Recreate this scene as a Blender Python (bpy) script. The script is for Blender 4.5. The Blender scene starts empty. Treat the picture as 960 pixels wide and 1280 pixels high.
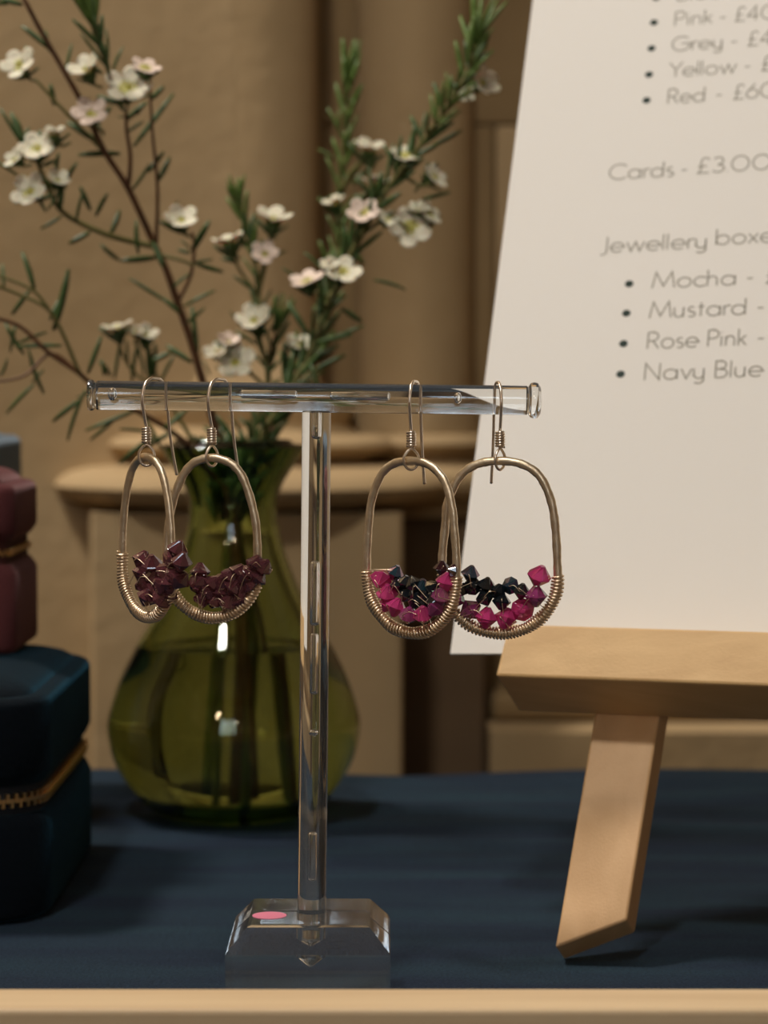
import bpy, math, random
import numpy as np
from mathutils import Vector, Matrix, Quaternion

random.seed(7)
rng = random.Random(11)
SC = bpy.context.scene
COL = SC.collection
pi = math.pi

# ------------------------------------------------------------------ camera, exposure, light
TZ = 0.74                                   # height of the table top above the floor
EYE = 0.138                                 # camera above the table top
F = 3125.0                                  # focal length in photo pixels (960 x 1280)
PITCH = math.atan(160 / F)
cam_d = bpy.data.cameras.new('camera')
cam_d.sensor_fit = 'VERTICAL'
cam_d.sensor_height = 36.0
cam_d.sensor_width = 27.0
cam_d.lens = F / 1280 * 36.0
cam_d.clip_start = 0.02
cam_d.clip_end = 60
cam_d.dof.use_dof = True
cam_d.dof.focus_distance = 0.543
cam_d.dof.aperture_fstop = 19.5
cam = bpy.data.objects.new('camera', cam_d)
cam.location = (0, 0, TZ + EYE)
cam.rotation_euler = (pi / 2 - PITCH, 0, 0)
COL.objects.link(cam)
SC.camera = cam

SC.view_settings.view_transform = 'Standard'
SC.view_settings.look = 'None'
SC.view_settings.gamma = 1.0
SC.view_settings.use_curve_mapping = False
SC.view_settings.exposure = 0.0
SC.cycles.use_denoising = True
SC.cycles.max_bounces = 18
SC.cycles.transmission_bounces = 16
SC.cycles.diffuse_bounces = 4
SC.cycles.glossy_bounces = 6
SC.cycles.blur_glossy = 0.5
SC.cycles.sample_clamp_indirect = 4.0

world = bpy.data.worlds.new('world')
SC.world = world
world.use_nodes = True
world.node_tree.nodes['Background'].inputs[0].default_value = (0.9, 0.72, 0.52, 1)
world.node_tree.nodes['Background'].inputs[1].default_value = 0.12


def light(name, kind, loc, target, power, color, size=0.3, size_y=None, shape='DISK'):
    d = bpy.data.lights.new(name, kind)
    d.energy = power
    d.color = color
    if kind == 'AREA':
        d.shape = 'RECTANGLE' if size_y else shape
        d.size = size
        if size_y:
            d.size_y = size_y
    else:
        d.shadow_soft_size = size
    o = bpy.data.objects.new(name, d)
    o.location = loc
    v = Vector(target) - Vector(loc)
    o.rotation_euler = v.to_track_quat('-Z', 'Y').to_euler()
    COL.objects.link(o)
    return o


# warm church lamp, high to the left and a little behind the table
light('ceiling_lamp', 'AREA', (-0.95, 0.95, TZ + 1.9), (0.0, 0.65, TZ), 30, (1.0, 0.915, 0.82), 0.30)
light('front_fill', 'AREA', (-0.45, -0.65, TZ + 2.3), (0.0, 0.7, TZ + .05), 24.5, (1.0, 0.945, 0.87), 0.24)  # added fill light, no lamp known here; brightens paper, ledge and strip
# lamps further down the nave, in front of the table
light('nave_lamp', 'POINT', (-0.75, -2.6, TZ + 1.75), (0, 0, 0), 14, (1.0, 0.70, 0.42), 0.06)
light('nave_lamp_far', 'POINT', (0.35, -2.9, TZ + 1.75), (0, 0, 0), 14, (1.0, 0.70, 0.42), 0.06)
# soft daylight from the windows at the other end of the nave (built below as window_1..3)
WINDOW_POWER = 8.0

# ------------------------------------------------------------------ helpers


def P(x, y, d):
    """world point seen at photo pixel (x, y) at horizontal distance d from the camera"""
    c, s = math.cos(PITCH), math.sin(PITCH)
    a, b = (x - 480) / F, (640 - y) / F
    r = Vector((a, c + b * s, -s + b * c))
    return Vector((0, 0, TZ + EYE)) + r * (d / r.y)


def P_plane(x, y, o, n):
    c, s = math.cos(PITCH), math.sin(PITCH)
    a, b = (x - 480) / F, (640 - y) / F
    r = Vector((a, c + b * s, -s + b * c))
    e = Vector((0, 0, TZ + EYE))
    return e + r * ((o - e).dot(n) / r.dot(n))


class MB:
    def __init__(s):
        s.v = []
        s.f = []

    def add(s, verts, faces):
        k = len(s.v)
        s.v += [tuple(v) for v in verts]
        s.f += [tuple(i + k for i in f) for f in faces]
        return s

    def box(s, x0, x1, y0, y1, z0, z1):
        v = [(x, y, z) for z in (z0, z1) for y in (y0, y1) for x in (x0, x1)]
        return s.add(v, [(0, 2, 3, 1), (4, 5, 7, 6), (0, 1, 5, 4), (2, 6, 7, 3), (0, 4, 6, 2), (1, 3, 7, 5)])

    def tube(s, pts, rad, sides=8, closed=False, caps=True):
        pts = [Vector(p) for p in pts]
        n = len(pts)
        if not hasattr(rad, '__len__'):
            rad = [rad] * n
        tang = []
        for i in range(n):
            if closed:
                t = pts[(i + 1) % n] - pts[i - 1]
            else:
                t = pts[min(i + 1, n - 1)] - pts[max(i - 1, 0)]
            tang.append(t.normalized())
        a = tang[0].orthogonal().normalized()
        verts = []
        for i in range(n):
            t = tang[i]
            a = (a - t * a.dot(t)).normalized()
            b = t.cross(a)
            for k in range(sides):
                th = 2 * pi * k / sides
                verts.append(pts[i] + (a * math.cos(th) + b * math.sin(th)) * rad[i])
        faces = []
        for i in range(n if closed else n - 1):
            j = (i + 1) % n
            for k in range(sides):
                k2 = (k + 1) % sides
                faces.append((i * sides + k, i * sides + k2, j * sides + k2, j * sides + k))
        if not closed and caps:
            faces.append(tuple(range(sides - 1, -1, -1)))
            faces.append(tuple((n - 1) * sides + k for k in range(sides)))
        return s.add(verts, faces)

    def lathe(s, prof, n=48, cap_bottom=True, cap_top=True, axis=None):
        """prof: list of (r, z) bottom to top"""
        verts, rings = [], []
        for r, z in prof:
            if r < 1e-7:
                rings.append([len(verts)])
                verts.append((0, 0, z))
            else:
                rings.append(list(range(len(verts), len(verts) + n)))
                verts += [(r * math.cos(2 * pi * k / n), r * math.sin(2 * pi * k / n), z) for k in range(n)]
        faces = []
        for A, B in zip(rings, rings[1:]):
            for k in range(n):
                k2 = (k + 1) % n
                q = [A[k % len(A)], A[k2 % len(A)], B[k2 % len(B)], B[k % len(B)]]
                q = [i for j, i in enumerate(q) if i not in q[:j]]
                if len(q) > 2:
                    faces.append(tuple(q))
        if cap_bottom and len(rings[0]) > 1:
            faces.append(tuple(reversed(rings[0])))
        if cap_top and len(rings[-1]) > 1:
            faces.append(tuple(rings[-1]))
        if axis is not None:
            q = Vector((0, 0, 1)).rotation_difference(Vector(axis))
            verts = [q @ Vector(v) for v in verts]
        return s.add(verts, faces)

    def rings(s, rr, close_caps=True):
        """list of rings with equal count, bottom to top, counterclockwise from above"""
        n = len(rr[0])
        verts = [v for r in rr for v in r]
        faces = []
        for i in range(len(rr) - 1):
            for k in range(n):
                k2 = (k + 1) % n
                faces.append((i * n + k, i * n + k2, (i + 1) * n + k2, (i + 1) * n + k))
        if close_caps:
            faces.append(tuple(reversed(range(n))))
            faces.append(tuple((len(rr) - 1) * n + k for k in range(n)))
        return s.add(verts, faces)

    def shift(s, d):
        d = Vector(d)
        s.v = [tuple(Vector(v) + d) for v in s.v]
        return s

    def flip(s):
        s.f = [tuple(reversed(f)) for f in s.f]
        return s

    def mesh(s, name, mat, smooth=True, angle=None):
        m = bpy.data.meshes.new(name)
        m.from_pydata(s.v, [], s.f)
        m.materials.append(mat)
        m.update()
        if smooth:
            m.polygons.foreach_set('use_smooth', [True] * len(m.polygons))
            if angle is not None:
                m.set_sharp_from_angle(angle=math.radians(angle))
        return m


def link(name, mesh, parent=None, loc=None, rot=None, scale=None):
    o = bpy.data.objects.new(name, mesh)
    COL.objects.link(o)
    if parent is not None:
        o.parent = parent
    if loc is not None:
        o.location = loc
    if rot is not None:
        o.rotation_mode = 'QUATERNION'
        o.rotation_quaternion = rot
    if scale is not None:
        o.scale = scale
    return o


def part(name, mb, mat, parent, smooth=True, angle=40, world=True):
    """a part given in world coordinates under an unrotated parent Empty"""
    if world and parent is not None:
        mb.shift(-Vector(origin(parent)))
    return link(name, mb.mesh(name, mat, smooth, angle), parent)


def origin(o):
    p = Vector(o.location)
    while o.parent is not None:
        o = o.parent
        p += Vector(o.location)
    return p


def thing(name, loc, label, cat, group=None):
    o = bpy.data.objects.new(name, None)
    o.empty_display_size = 0.01
    COL.objects.link(o)
    o.location = loc
    o['label'] = label
    o['category'] = cat
    if group:
        o['group'] = group
    return o


def struct(name, mb, mat, smooth=False, parent=None):
    o = link(name, mb.mesh(name, mat, smooth, 40), parent)
    if parent is None:
        o['kind'] = 'structure'
    return o


def bevel(o, w, seg=2):
    m = o.modifiers.new('soft edges', 'BEVEL')
    m.width = w
    m.segments = seg
    m.limit_method = 'ANGLE'
    return o


def catmull(pts, sub=6, closed=False):
    pts = [Vector(p) for p in pts]
    n = len(pts)
    out = []
    for i in range(n if closed else n - 1):
        if closed:
            a, b, c, d = pts[i - 1], pts[i], pts[(i + 1) % n], pts[(i + 2) % n]
        else:
            a, b, c, d = pts[max(i - 1, 0)], pts[i], pts[i + 1], pts[min(i + 2, n - 1)]
        for k in range(sub):
            t = k / sub
            out.append(0.5 * ((2 * b) + (c - a) * t + (2 * a - 5 * b + 4 * c - d) * t * t + (3 * b - a - 3 * c + d) * t ** 3))
    if not closed:
        out.append(pts[-1])
    return out


# ------------------------------------------------------------------ materials
class Mat:
    def __init__(s, name):
        s.m = bpy.data.materials.new(name)
        s.m.use_nodes = True
        s.nt = s.m.node_tree
        s.b = s.nt.nodes['Principled BSDF']

    def set(s, **k):
        for key, v in k.items():
            s.b.inputs[key.replace('_', ' ')].default_value = v
        return s

    def node(s, t, **k):
        n = s.nt.nodes.new(t)
        for a, v in k.items():
            setattr(n, a, v)
        return n

    def l(s, a, b):
        s.nt.links.new(a, b)


def rgb(r, g, b):
    return (r, g, b, 1)


def noise_colour(M, c1, c2, scale=(10, 10, 10), nscale=5.0, detail=4, lo=0.35, hi=0.65, dist=0.0):
    tc = M.node('ShaderNodeTexCoord')
    mp = M.node('ShaderNodeMapping')
    mp.inputs['Scale'].default_value = scale
    n = M.node('ShaderNodeTexNoise')
    n.inputs['Scale'].default_value = nscale
    n.inputs['Detail'].default_value = detail
    n.inputs['Distortion'].default_value = dist
    r = M.node('ShaderNodeValToRGB')
    r.color_ramp.elements[0].position = lo
    r.color_ramp.elements[1].position = hi
    r.color_ramp.elements[0].color = c1
    r.color_ramp.elements[1].color = c2
    M.l(tc.outputs['Object'], mp.inputs['Vector'])
    M.l(mp.outputs['Vector'], n.inputs['Vector'])
    M.l(n.outputs['Fac'], r.inputs['Fac'])
    M.l(r.outputs['Color'], M.b.inputs['Base Color'])
    return tc, mp, n, r


def noise_bump(M, scale, strength, dist=0.001, detail=4, vec=None):
    n = M.node('ShaderNodeTexNoise')
    n.inputs['Scale'].default_value = scale
    n.inputs['Detail'].default_value = detail
    if vec is None:
        tc = M.node('ShaderNodeTexCoord')
        vec = tc.outputs['Object']
    M.l(vec, n.inputs['Vector'])
    b = M.node('ShaderNodeBump')
    b.inputs['Strength'].default_value = strength
    b.inputs['Distance'].default_value = dist
    M.l(n.outputs['Fac'], b.inputs['Height'])
    M.l(b.outputs['Normal'], M.b.inputs['Normal'])


def m_plain(name, c, rough=0.5, **k):
    return Mat(name).set(Base_Color=rgb(*c), Roughness=rough, **k).m


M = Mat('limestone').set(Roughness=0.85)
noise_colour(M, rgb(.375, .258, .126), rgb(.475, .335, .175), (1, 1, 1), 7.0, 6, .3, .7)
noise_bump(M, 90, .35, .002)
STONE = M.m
M = Mat('limestone_dark').set(Roughness=0.85)  # wall stone, darkened to put the recess's shade into its colour
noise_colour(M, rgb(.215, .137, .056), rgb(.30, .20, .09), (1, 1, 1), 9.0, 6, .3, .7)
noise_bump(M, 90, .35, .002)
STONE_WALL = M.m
M = Mat('limestone_shaded').set(Roughness=0.85)  # same limestone, shade beside the pier put into the colour
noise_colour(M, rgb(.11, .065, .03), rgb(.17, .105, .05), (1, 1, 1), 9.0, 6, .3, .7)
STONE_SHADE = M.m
PLASTER = m_plain('church_plaster', (.42, .34, .25), .9)
FLOOR = m_plain('floor_stone', (.16, .12, .09), .7)

M = Mat('navy_cotton').set(Roughness=0.9, Sheen_Weight=0.06, Sheen_Roughness=0.5, Specular_IOR_Level=0.15)
M.b.inputs['Sheen Tint'].default_value = rgb(.25, .42, .6)
tc, mp, n, r = noise_colour(M, rgb(.0085, .0155, .031), rgb(.012, .028, .042), (3, 16, 3), 4.0, 5, .35, .7)
wv = M.node('ShaderNodeTexNoise')
wv.inputs['Scale'].default_value = 1500
wv.inputs['Detail'].default_value = 2
M.l(tc.outputs['Object'], wv.inputs['Vector'])
bp = M.node('ShaderNodeBump')
bp.inputs['Strength'].default_value = .6
bp.inputs['Distance'].default_value = .0006
M.l(wv.outputs['Fac'], bp.inputs['Height'])
mr = M.node('ShaderNodeMapRange')
mr.inputs['From Min'].default_value = .3
mr.inputs['From Max'].default_value = .7
mr.inputs['To Min'].default_value = .55
mr.inputs['To Max'].default_value = 1.5
mx = M.node('ShaderNodeVectorMath', operation='SCALE')
M.l(wv.outputs['Fac'], mr.inputs['Value'])
M.l(r.outputs['Color'], mx.inputs[0])
M.l(mr.outputs['Result'], mx.inputs['Scale'])
M.l(mx.outputs['Vector'], M.b.inputs['Base Color'])
M.l(bp.outputs['Normal'], M.b.inputs['Normal'])
CLOTH = M.m


def m_velvet(name, c1, c2, sheen, tint):
    M = Mat(name).set(Roughness=0.95, Sheen_Weight=sheen, Sheen_Roughness=0.35)
    M.b.inputs['Sheen Tint'].default_value = rgb(*tint)
    M.b.inputs['Specular IOR Level'].default_value = 0.15
    noise_colour(M, rgb(*c1), rgb(*c2), (1, 1, 1), 60, 4, .3, .7)
    noise_bump(M, 700, .5, .0006)
    return M.m


VELVET_NAVY = m_velvet('navy_velvet', (.0010, .003, .006), (.0016, .0045, .008), .26, (.06, .32, .52))
VELVET_PINK = m_velvet('rose_velvet', (.085, .026, .028), (.115, .036, .038), .35, (.8, .5, .5))
VELVET_GREY = m_velvet('grey_blue_velvet', (.10, .14, .18), (.13, .17, .21), .4, (.6, .75, .9))
TAPE_NAVY = m_plain('zip_tape_navy', (.006, .010, .018), .9)
TAPE_PINK = m_plain('zip_tape_rose', (.07, .02, .018), .9)
BRASS = m_plain('brass', (.80, .56, .26), .3, Metallic=1.0)

M = Mat('pine').set(Roughness=0.5)
tc, mp, n, r = noise_colour(M, rgb(.57, .355, .145), rgb(.68, .45, .20), (4, 60, 60), 3.0, 4, .3, .75, .6)
noise_bump(M, 60, .15, .0005, 3, mp.outputs['Vector'])
PINE = M.m
M = Mat('pine_upright').set(Roughness=0.5)
tc, mp, n, r = noise_colour(M, rgb(.61, .37, .17), rgb(.68, .43, .21), (50, 50, 4), 3.0, 4, .3, .75, .6)
noise_bump(M, 60, .15, .0005, 3, mp.outputs['Vector'])
PINE_UP = M.m
M = Mat('pale_pine').set(Roughness=0.55)
tc, mp, n, r = noise_colour(M, rgb(.56, .40, .23), rgb(.67, .51, .31), (2, 60, 60), 3.0, 4, .3, .75, .6)
PALE = M.m

ACRYLIC = Mat('clear_acrylic').set(Base_Color=rgb(.97, .98, .97), Roughness=0.015, IOR=1.49, Transmission_Weight=.975).m
M = Mat('green_glass').set(Base_Color=rgb(.86, .90, .66), Roughness=0.0, IOR=1.5, Transmission_Weight=1.0)
va_ = M.node('ShaderNodeVolumeAbsorption')
va_.inputs['Color'].default_value = rgb(.40, .55, .10)
va_.inputs['Density'].default_value = 215
M.l(va_.outputs['Volume'], M.nt.nodes['Material Output'].inputs['Volume'])
GREEN_GLASS = M.m
WATER = Mat('water').set(Base_Color=rgb(.93, .95, .85), Roughness=0.0, IOR=1.33, Transmission_Weight=1.0).m
PINK_STICKER = m_plain('pink_sticker', (.62, .18, .27), .6)

M = Mat('gold_filled_wire').set(Metallic=1.0, Roughness=0.42)
noise_colour(M, rgb(.72, .59, .41), rgb(.90, .77, .57), (1, 1, 1), 500, 3, .3, .7)
noise_bump(M, 700, .25, .0004)
HOOP_METAL = M.m
WIRE = m_plain('fine_gold_wire', (.92, .75, .55), .36, Metallic=1.0)
HOOK_METAL = m_plain('ear_hook_metal', (.90, .79, .66), .30, Metallic=1.0)


def m_crystal(name, c, trans, film=0.0, rough=.04):
    M = Mat(name).set(Base_Color=rgb(*c), Roughness=rough, Transmission_Weight=trans, IOR=1.56, Coat_Weight=0.6, Coat_Roughness=0.03)
    if film:
        M.b.inputs['Thin Film Thickness'].default_value = film
        M.b.inputs['Thin Film IOR'].default_value = 1.9
    return M.m


CRYSTAL = {
    'plum': m_crystal('plum_crystal', (.18, .055, .07), .55),
    'fuchsia': m_crystal('fuchsia_crystal', (.74, .07, .28), .5),
    'violet': m_crystal('violet_crystal', (.46, .07, .26), .45, 380),
    'dark': m_crystal('black_crystal', (.012, .016, .020), .1),
    'teal': m_crystal('teal_sheen_crystal', (.012, .05, .065), .1, 300),
    'brown': m_crystal('dark_plum_crystal', (.06, .02, .025), .4),
}

M = Mat('paper').set(Roughness=0.75)
noise_colour(M, rgb(.71, .69, .645), rgb(.74, .72, .675), (1, 1, 1), 4, 2)
PAPER = M.m
INK = m_plain('grey_ink', (.24, .225, .18), .8)
INK_DARK = m_plain('dark_ink', (.012, .03, .022), .8)

M = Mat('stem').set(Roughness=0.6)
noise_colour(M, rgb(.10, .045, .02), rgb(.17, .075, .03), (1, 1, 1), 120, 3)
STEM = M.m
STEM_GREEN = m_plain('young_stem', (.16, .15, .045), .6)
M = Mat('needle').set(Roughness=0.5)
noise_colour(M, rgb(.035, .075, .018), rgb(.07, .125, .03), (1, 1, 1), 60, 2)
LEAF = M.m
M = Mat('needle_young').set(Roughness=0.5)
noise_colour(M, rgb(.09, .16, .025), rgb(.14, .22, .05), (1, 1, 1), 60, 2)
LEAF_Y = M.m
M = Mat('petal').set(Roughness=0.6, Subsurface_Weight=0.15, Subsurface_Scale=0.002)
noise_colour(M, rgb(.66, .60, .45), rgb(.76, .71, .56), (1, 1, 1), 300, 2)
PETAL = M.m
PETAL_PINK = m_plain('petal_blush', (.74, .60, .50), .6)
CUP = m_plain('flower_cup', (.07, .12, .03), .6)
HEART = m_plain('flower_heart', (.46, .43, .09), .6)
DARK_WOOD = m_plain('table_wood', (.12, .07, .04), .6)

# ------------------------------------------------------------------ room shell
struct('floor', MB().box(-2.6, 2.6, -4.2, 1.6, -0.1, 0), FLOOR)
struct('ceiling', MB().box(-2.6, 2.6, -4.2, 1.6, 3.6, 3.7), DARK_WOOD)
struct('wall_left', MB().box(-2.6, -2.5, -4.2, 1.6, 0, 3.6), PLASTER)
struct('wall_right', MB().box(2.5, 2.6, -4.2, 1.6, 0, 3.6), PLASTER)
# far wall with three tall window openings
WX = (-0.62, -0.2, 0.22)
WW, WZ0, WZ1 = 0.26, 1.75, 3.05
wf = MB()
xs = [-2.5]
for x in WX:
    xs += [x - WW / 2, x + WW / 2]
xs.append(2.5)
wf.box(-2.5, 2.5, -4.1, -4.0, 0, WZ0)
wf.box(-2.5, 2.5, -4.1, -4.0, WZ1, 3.6)
for i in range(0, len(xs), 2):
    wf.box(xs[i], xs[i + 1], -4.1, -4.0, WZ0, WZ1)
struct('wall_front', wf, PLASTER)
PANE = Mat('daylit_pane').set(Base_Color=rgb(.1, .1, .1), Roughness=.6, Emission_Color=rgb(.72, .86, 1.0), Emission_Strength=WINDOW_POWER).m
for i, x in enumerate(WX):
    w = MB()
    w.box(x - WW / 2, x + WW / 2, -4.075, -4.065, WZ0, WZ1)
    wo = struct('window_%d' % (i + 1), w, PANE)
    fr = MB()
    for k in (-1, 1):
        fr.box(x + k * (WW / 2 - .012) - .012, x + k * (WW / 2 - .012) + .012, -4.065, -4.03, WZ0, WZ1)
    fr.box(x - .006, x + .006, -4.065, -4.04, WZ0, WZ1)
    for k in range(6):
        z = WZ0 + (WZ1 - WZ0) * k / 5
        fr.box(x - WW / 2, x + WW / 2, -4.065, -4.04, z - .008, z + .008)
    struct('window_frame', fr, DARK_WOOD, parent=wo)

# back wall: plain ashlar in courses, each block its own piece with a recessed joint
WALL_Y = 1.235
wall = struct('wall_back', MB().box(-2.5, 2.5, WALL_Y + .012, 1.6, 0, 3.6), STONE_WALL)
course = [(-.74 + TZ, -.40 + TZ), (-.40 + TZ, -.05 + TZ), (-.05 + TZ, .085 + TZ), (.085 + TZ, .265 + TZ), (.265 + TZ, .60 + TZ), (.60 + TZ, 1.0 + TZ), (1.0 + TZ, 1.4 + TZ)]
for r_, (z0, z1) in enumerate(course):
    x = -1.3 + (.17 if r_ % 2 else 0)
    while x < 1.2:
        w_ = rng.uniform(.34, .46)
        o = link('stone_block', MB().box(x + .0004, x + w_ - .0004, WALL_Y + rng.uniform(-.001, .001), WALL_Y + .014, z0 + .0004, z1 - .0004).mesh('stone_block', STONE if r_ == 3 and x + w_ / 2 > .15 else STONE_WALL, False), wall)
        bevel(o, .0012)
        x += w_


# the wall face left of the pier comes forward, almost flush with its shaft
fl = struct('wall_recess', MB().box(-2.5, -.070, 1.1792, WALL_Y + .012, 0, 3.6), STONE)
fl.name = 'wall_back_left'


def round_rect(x0, x1, y0, y1, r, n=6, off=0.0):
    pts = []
    for cx, cy, a in ((x1 - r, y1 - r, 0), (x0 + r, y1 - r, 90), (x0 + r, y0 + r, 180), (x1 - r, y0 + r, 270)):
        for k in range(n + 1):
            t = math.radians(a + 90 * k / n)
            pts.append((cx + (r + off) * math.cos(t), cy + (r + off) * math.sin(t)))
    return pts


def ring_at(path, z):
    return [(x, y, z) for x, y in path]


pier = thing('stone_pier', (-.063, WALL_Y, 0), '', '')
del pier['label'], pier['category']
pier.name = 'trim_1'
pier['kind'] = 'structure'
# lower plinth blocks, left pier
for z0, z1 in ((TZ - .74, TZ - .42), (TZ - .42, TZ - .10), (TZ - .10, TZ + .080)):
    m = MB().rings([ring_at(round_rect(-.134, .0085, 1.135, WALL_Y + .01, .003), z0 + .0008), ring_at(round_rect(-.134, .0085, 1.135, WALL_Y + .01, .003), z1 - .0008)])
    part('plinth_block', m, STONE, pier)


def mould(x0, x1, y0, y1, r, prof):
    rr = []
    for off, z in prof:
        rr.append(ring_at(round_rect(x0, x1, y0, y1, r, 8, off), TZ + z))
    return MB().rings(rr)


def roll(z0, z1, o, d, n=8):
    """a half round bead between heights z0 and z1 standing d proud of offset o"""
    return [(o + d * math.sin(pi * k / n), z0 + (z1 - z0) * (1 - math.cos(pi * k / n)) / 2) for k in range(n + 1)]


baseA = [(.000, .080)] + roll(.0805, .1000, .006, .027) + [(-.004, .1005), (-.004, .1035)] + roll(.104, .114, -.004, .012) + \
        [(-.010, .1145), (-.014, .1185), (-.014, .121), (-.012, .1235), (-.012, .128), (-.022, .1285), (-.028, .140), (-.031, .155)]
part('base_moulding', mould(-.124, -.003, 1.148, WALL_Y + .05, .045, baseA), STONE, pier)


def shaft(cx, cy, r, z0, z1, name, par, mat):
    m = MB().lathe([(r - .001, z0 + .0002), (r, z0 + .0012), (r, z1 - .0012), (r - .001, z1 - .0002)], 64)
    m.shift((cx, cy, 0))
    return part(name, m, mat, par)


for z0, z1 in ((TZ + .13, TZ + .62), (TZ + .62, TZ + 1.2), (TZ + 1.2, 3.6)):
    part('shaft_drum', mould(-.124, -.001, 1.148, WALL_Y + .07, .058, [(-.031, z0 - TZ), (-.031, z1 - TZ - .0015)]), STONE, pier)

pier2 = thing('trim_2', (.0135, WALL_Y, 0), '', '')
del pier2['label'], pier2['category']
pier2['kind'] = 'structure'
for z0, z1 in ((TZ + .12, TZ + .60), (TZ + .60, TZ + 1.1), (TZ + 1.1, 3.6)):
    shaft(.0145, 1.232, .029, z0, z1, 'shaft_drum', pier2, STONE)
baseB = [(.029 + o, z) for o, z in ([(.008, .074)] + roll(.0805, .1000, .008, .014) + [(.006, .1005), (.006, .1035)] + roll(.104, .114, .004, .010) + [(.004, .1145), (.002, .124), (.0015, .128), (0, .135)])]
m = MB().lathe([(r, z + TZ) for r, z in baseB], 64)
m.shift((.0145, 1.232, 0))
part('base_moulding', m, STONE, pier2)
for z0, z1 in ((-.74, -.3), (-.3, .0735)):
    m = MB().rings([ring_at(round_rect(-.02, .049, 1.20, WALL_Y + .01, .003), TZ + z0 + .0008), ring_at(round_rect(-.02, .049, 1.20, WALL_Y + .01, .003), TZ + z1)])
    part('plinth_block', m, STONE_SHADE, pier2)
# stepped wall base running off to the right
step = struct('trim_3', MB().box(.05, 1.4, 1.17, WALL_Y, TZ - .74, TZ - .026), STONE)
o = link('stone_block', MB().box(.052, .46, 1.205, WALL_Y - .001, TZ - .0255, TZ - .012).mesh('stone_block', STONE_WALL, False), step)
bevel(o, .004)

# ------------------------------------------------------------------ table and cloth
tab = thing('table', (0, .6, 0), 'table hidden under the navy cloth that carries the jewellery display', 'table')
part('tabletop', MB().box(-.75, .75, .22, .895, TZ - .030, TZ - .0035), DARK_WOOD, tab, False)
for x in (-.7, .7):
    for y in (.27, .85):
        part('leg', MB().box(x - .025, x + .025, y - .025, y + .025, 0, TZ - .030), DARK_WOOD, tab, False)


def cloth_z(x, y):
    # gentle ripples, a little deeper towards the back edge
    k = max(0.0, min(1.0, (y - .66) / .2))
    w = .0013 * k * math.sin(y * 210 + 2.0 * math.sin(x * 9)) + .0006 * k * math.sin(x * 33 + y * 55)
    return -.0006 + w


cb = MB()
NX = 120
ys = [.205, .208, .212, .22] + list(np.linspace(.24, .88, 90)) + [.888, .894, .898, .9005, .902]
rows = []
for y in [None] * 3 + ys + [None] * 4:
    rows.append(y)
verts = []
R = len(rows)
for j, y in enumerate(rows):
    for i in range(NX + 1):
        x = -.76 + 1.52 * i / NX
        if y is None:
            front = j < 3
            drop = [-.45, -.2, -.02][j] if front else [-.012, -.03, -.2, -.45][j - (R - 4)]
            fold = .012 * math.sin(x * 28 + (0 if front else 2)) * min(1, -drop * 6)
            yy = (.200 - abs(fold) if front else .904 + abs(fold))
            verts.append((x, yy, TZ + drop))
        else:
            e = 0
            if y < .22:
                e = -.006 * ((.22 - y) / .015) ** 2
            if y > .888:
                e = -.006 * ((y - .888) / .014) ** 2
            verts.append((x, y, TZ + cloth_z(x, y) + e))
faces = []
for j in range(R - 1):
    for i in range(NX):
        a = j * (NX + 1) + i
        faces.append((a, a + 1, a + NX + 2, a + NX + 1))
cb.add(verts, faces)
cl = link('tablecloth', cb.mesh('tablecloth', CLOTH, True))
cl['label'] = 'dark navy cotton cloth spread over the table under everything'
cl['category'] = 'tablecloth'

# ------------------------------------------------------------------ wooden strip in the foreground
ws = thing('wooden_strip', (0, .452, TZ), 'pale wooden strip running along the front of the display, hiding the stand base', 'wooden strip')
o = part('board', MB().box(-.32, .32, .4445, .4600, TZ - .0005, TZ + .0258), PALE, ws, False)
bevel(o, .0012, 3)

# ------------------------------------------------------------------ price list and easel
YAW, TILT, ROLL = math.radians(17.58), math.radians(32.88), math.radians(2.3)
u0 = Vector((math.cos(YAW), -math.sin(YAW), 0))
n0 = Vector((math.sin(YAW), math.cos(YAW), 0))
EU = u0
EV = Vector((0, 0, 1)) * math.cos(TILT) + n0 * math.sin(TILT)
EN = EU.cross(EV) * -1                     # away from the viewer and down
TIP = Vector((.04089, .5910, TZ + .00366))  # front lower corner of the left leg


def E3(u, v, n):
    return TIP + EU * (u / 1000) + EV * (v / 1000) + EN * (n / 1000)


def prism(quad_front, quad_back):
    """two quads (ccw seen from the front)"""
    v = list(quad_front) + list(quad_back)
    return MB().add(v, [(0, 1, 2, 3), (7, 6, 5, 4), (0, 4, 5, 1), (1, 5, 6, 2), (2, 6, 7, 3), (3, 7, 4, 0)])


ez = thing('tabletop_easel', (.10, .66, TZ), 'small pale wooden tabletop easel holding the price list', 'easel')
# left front leg
lg = prism([E3(0, 0, 0), E3(16.4, 8, 0), E3(24, 240, 0), E3(7, 240, 0)],
           [E3(0.5, 0, 8.4), E3(17.0, 8, 8.4), E3(24.2, 240, 8.4), E3(7.5, 240, 8.4)])
o = part('leg', lg, PINE_UP, ez, False)
bevel(o, .0006)
lg = prism([E3(115.6, 8, 0), E3(132, 0, 0), E3(125, 240, 0), E3(108, 240, 0)],
           [E3(115.0, 8, 8.4), E3(131.5, 0, 8.4), E3(124.5, 240, 8.4), E3(107.5, 240, 8.4)])
o = part('leg', lg, PINE_UP, ez, False)
bevel(o, .0006)
lb = prism([E3(-20, 62.6, -18), E3(152, 62.6, -18), E3(151, 77.2, -18), E3(-18.8, 77.2, -18)],
           [E3(-17.8, 61.6, 0), E3(150, 61.6, 0), E3(149, 77.0, 0), E3(-17, 77.0, 0)])
o = part('ledge', lb, PINE, ez, False)
bevel(o, .0007)
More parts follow.
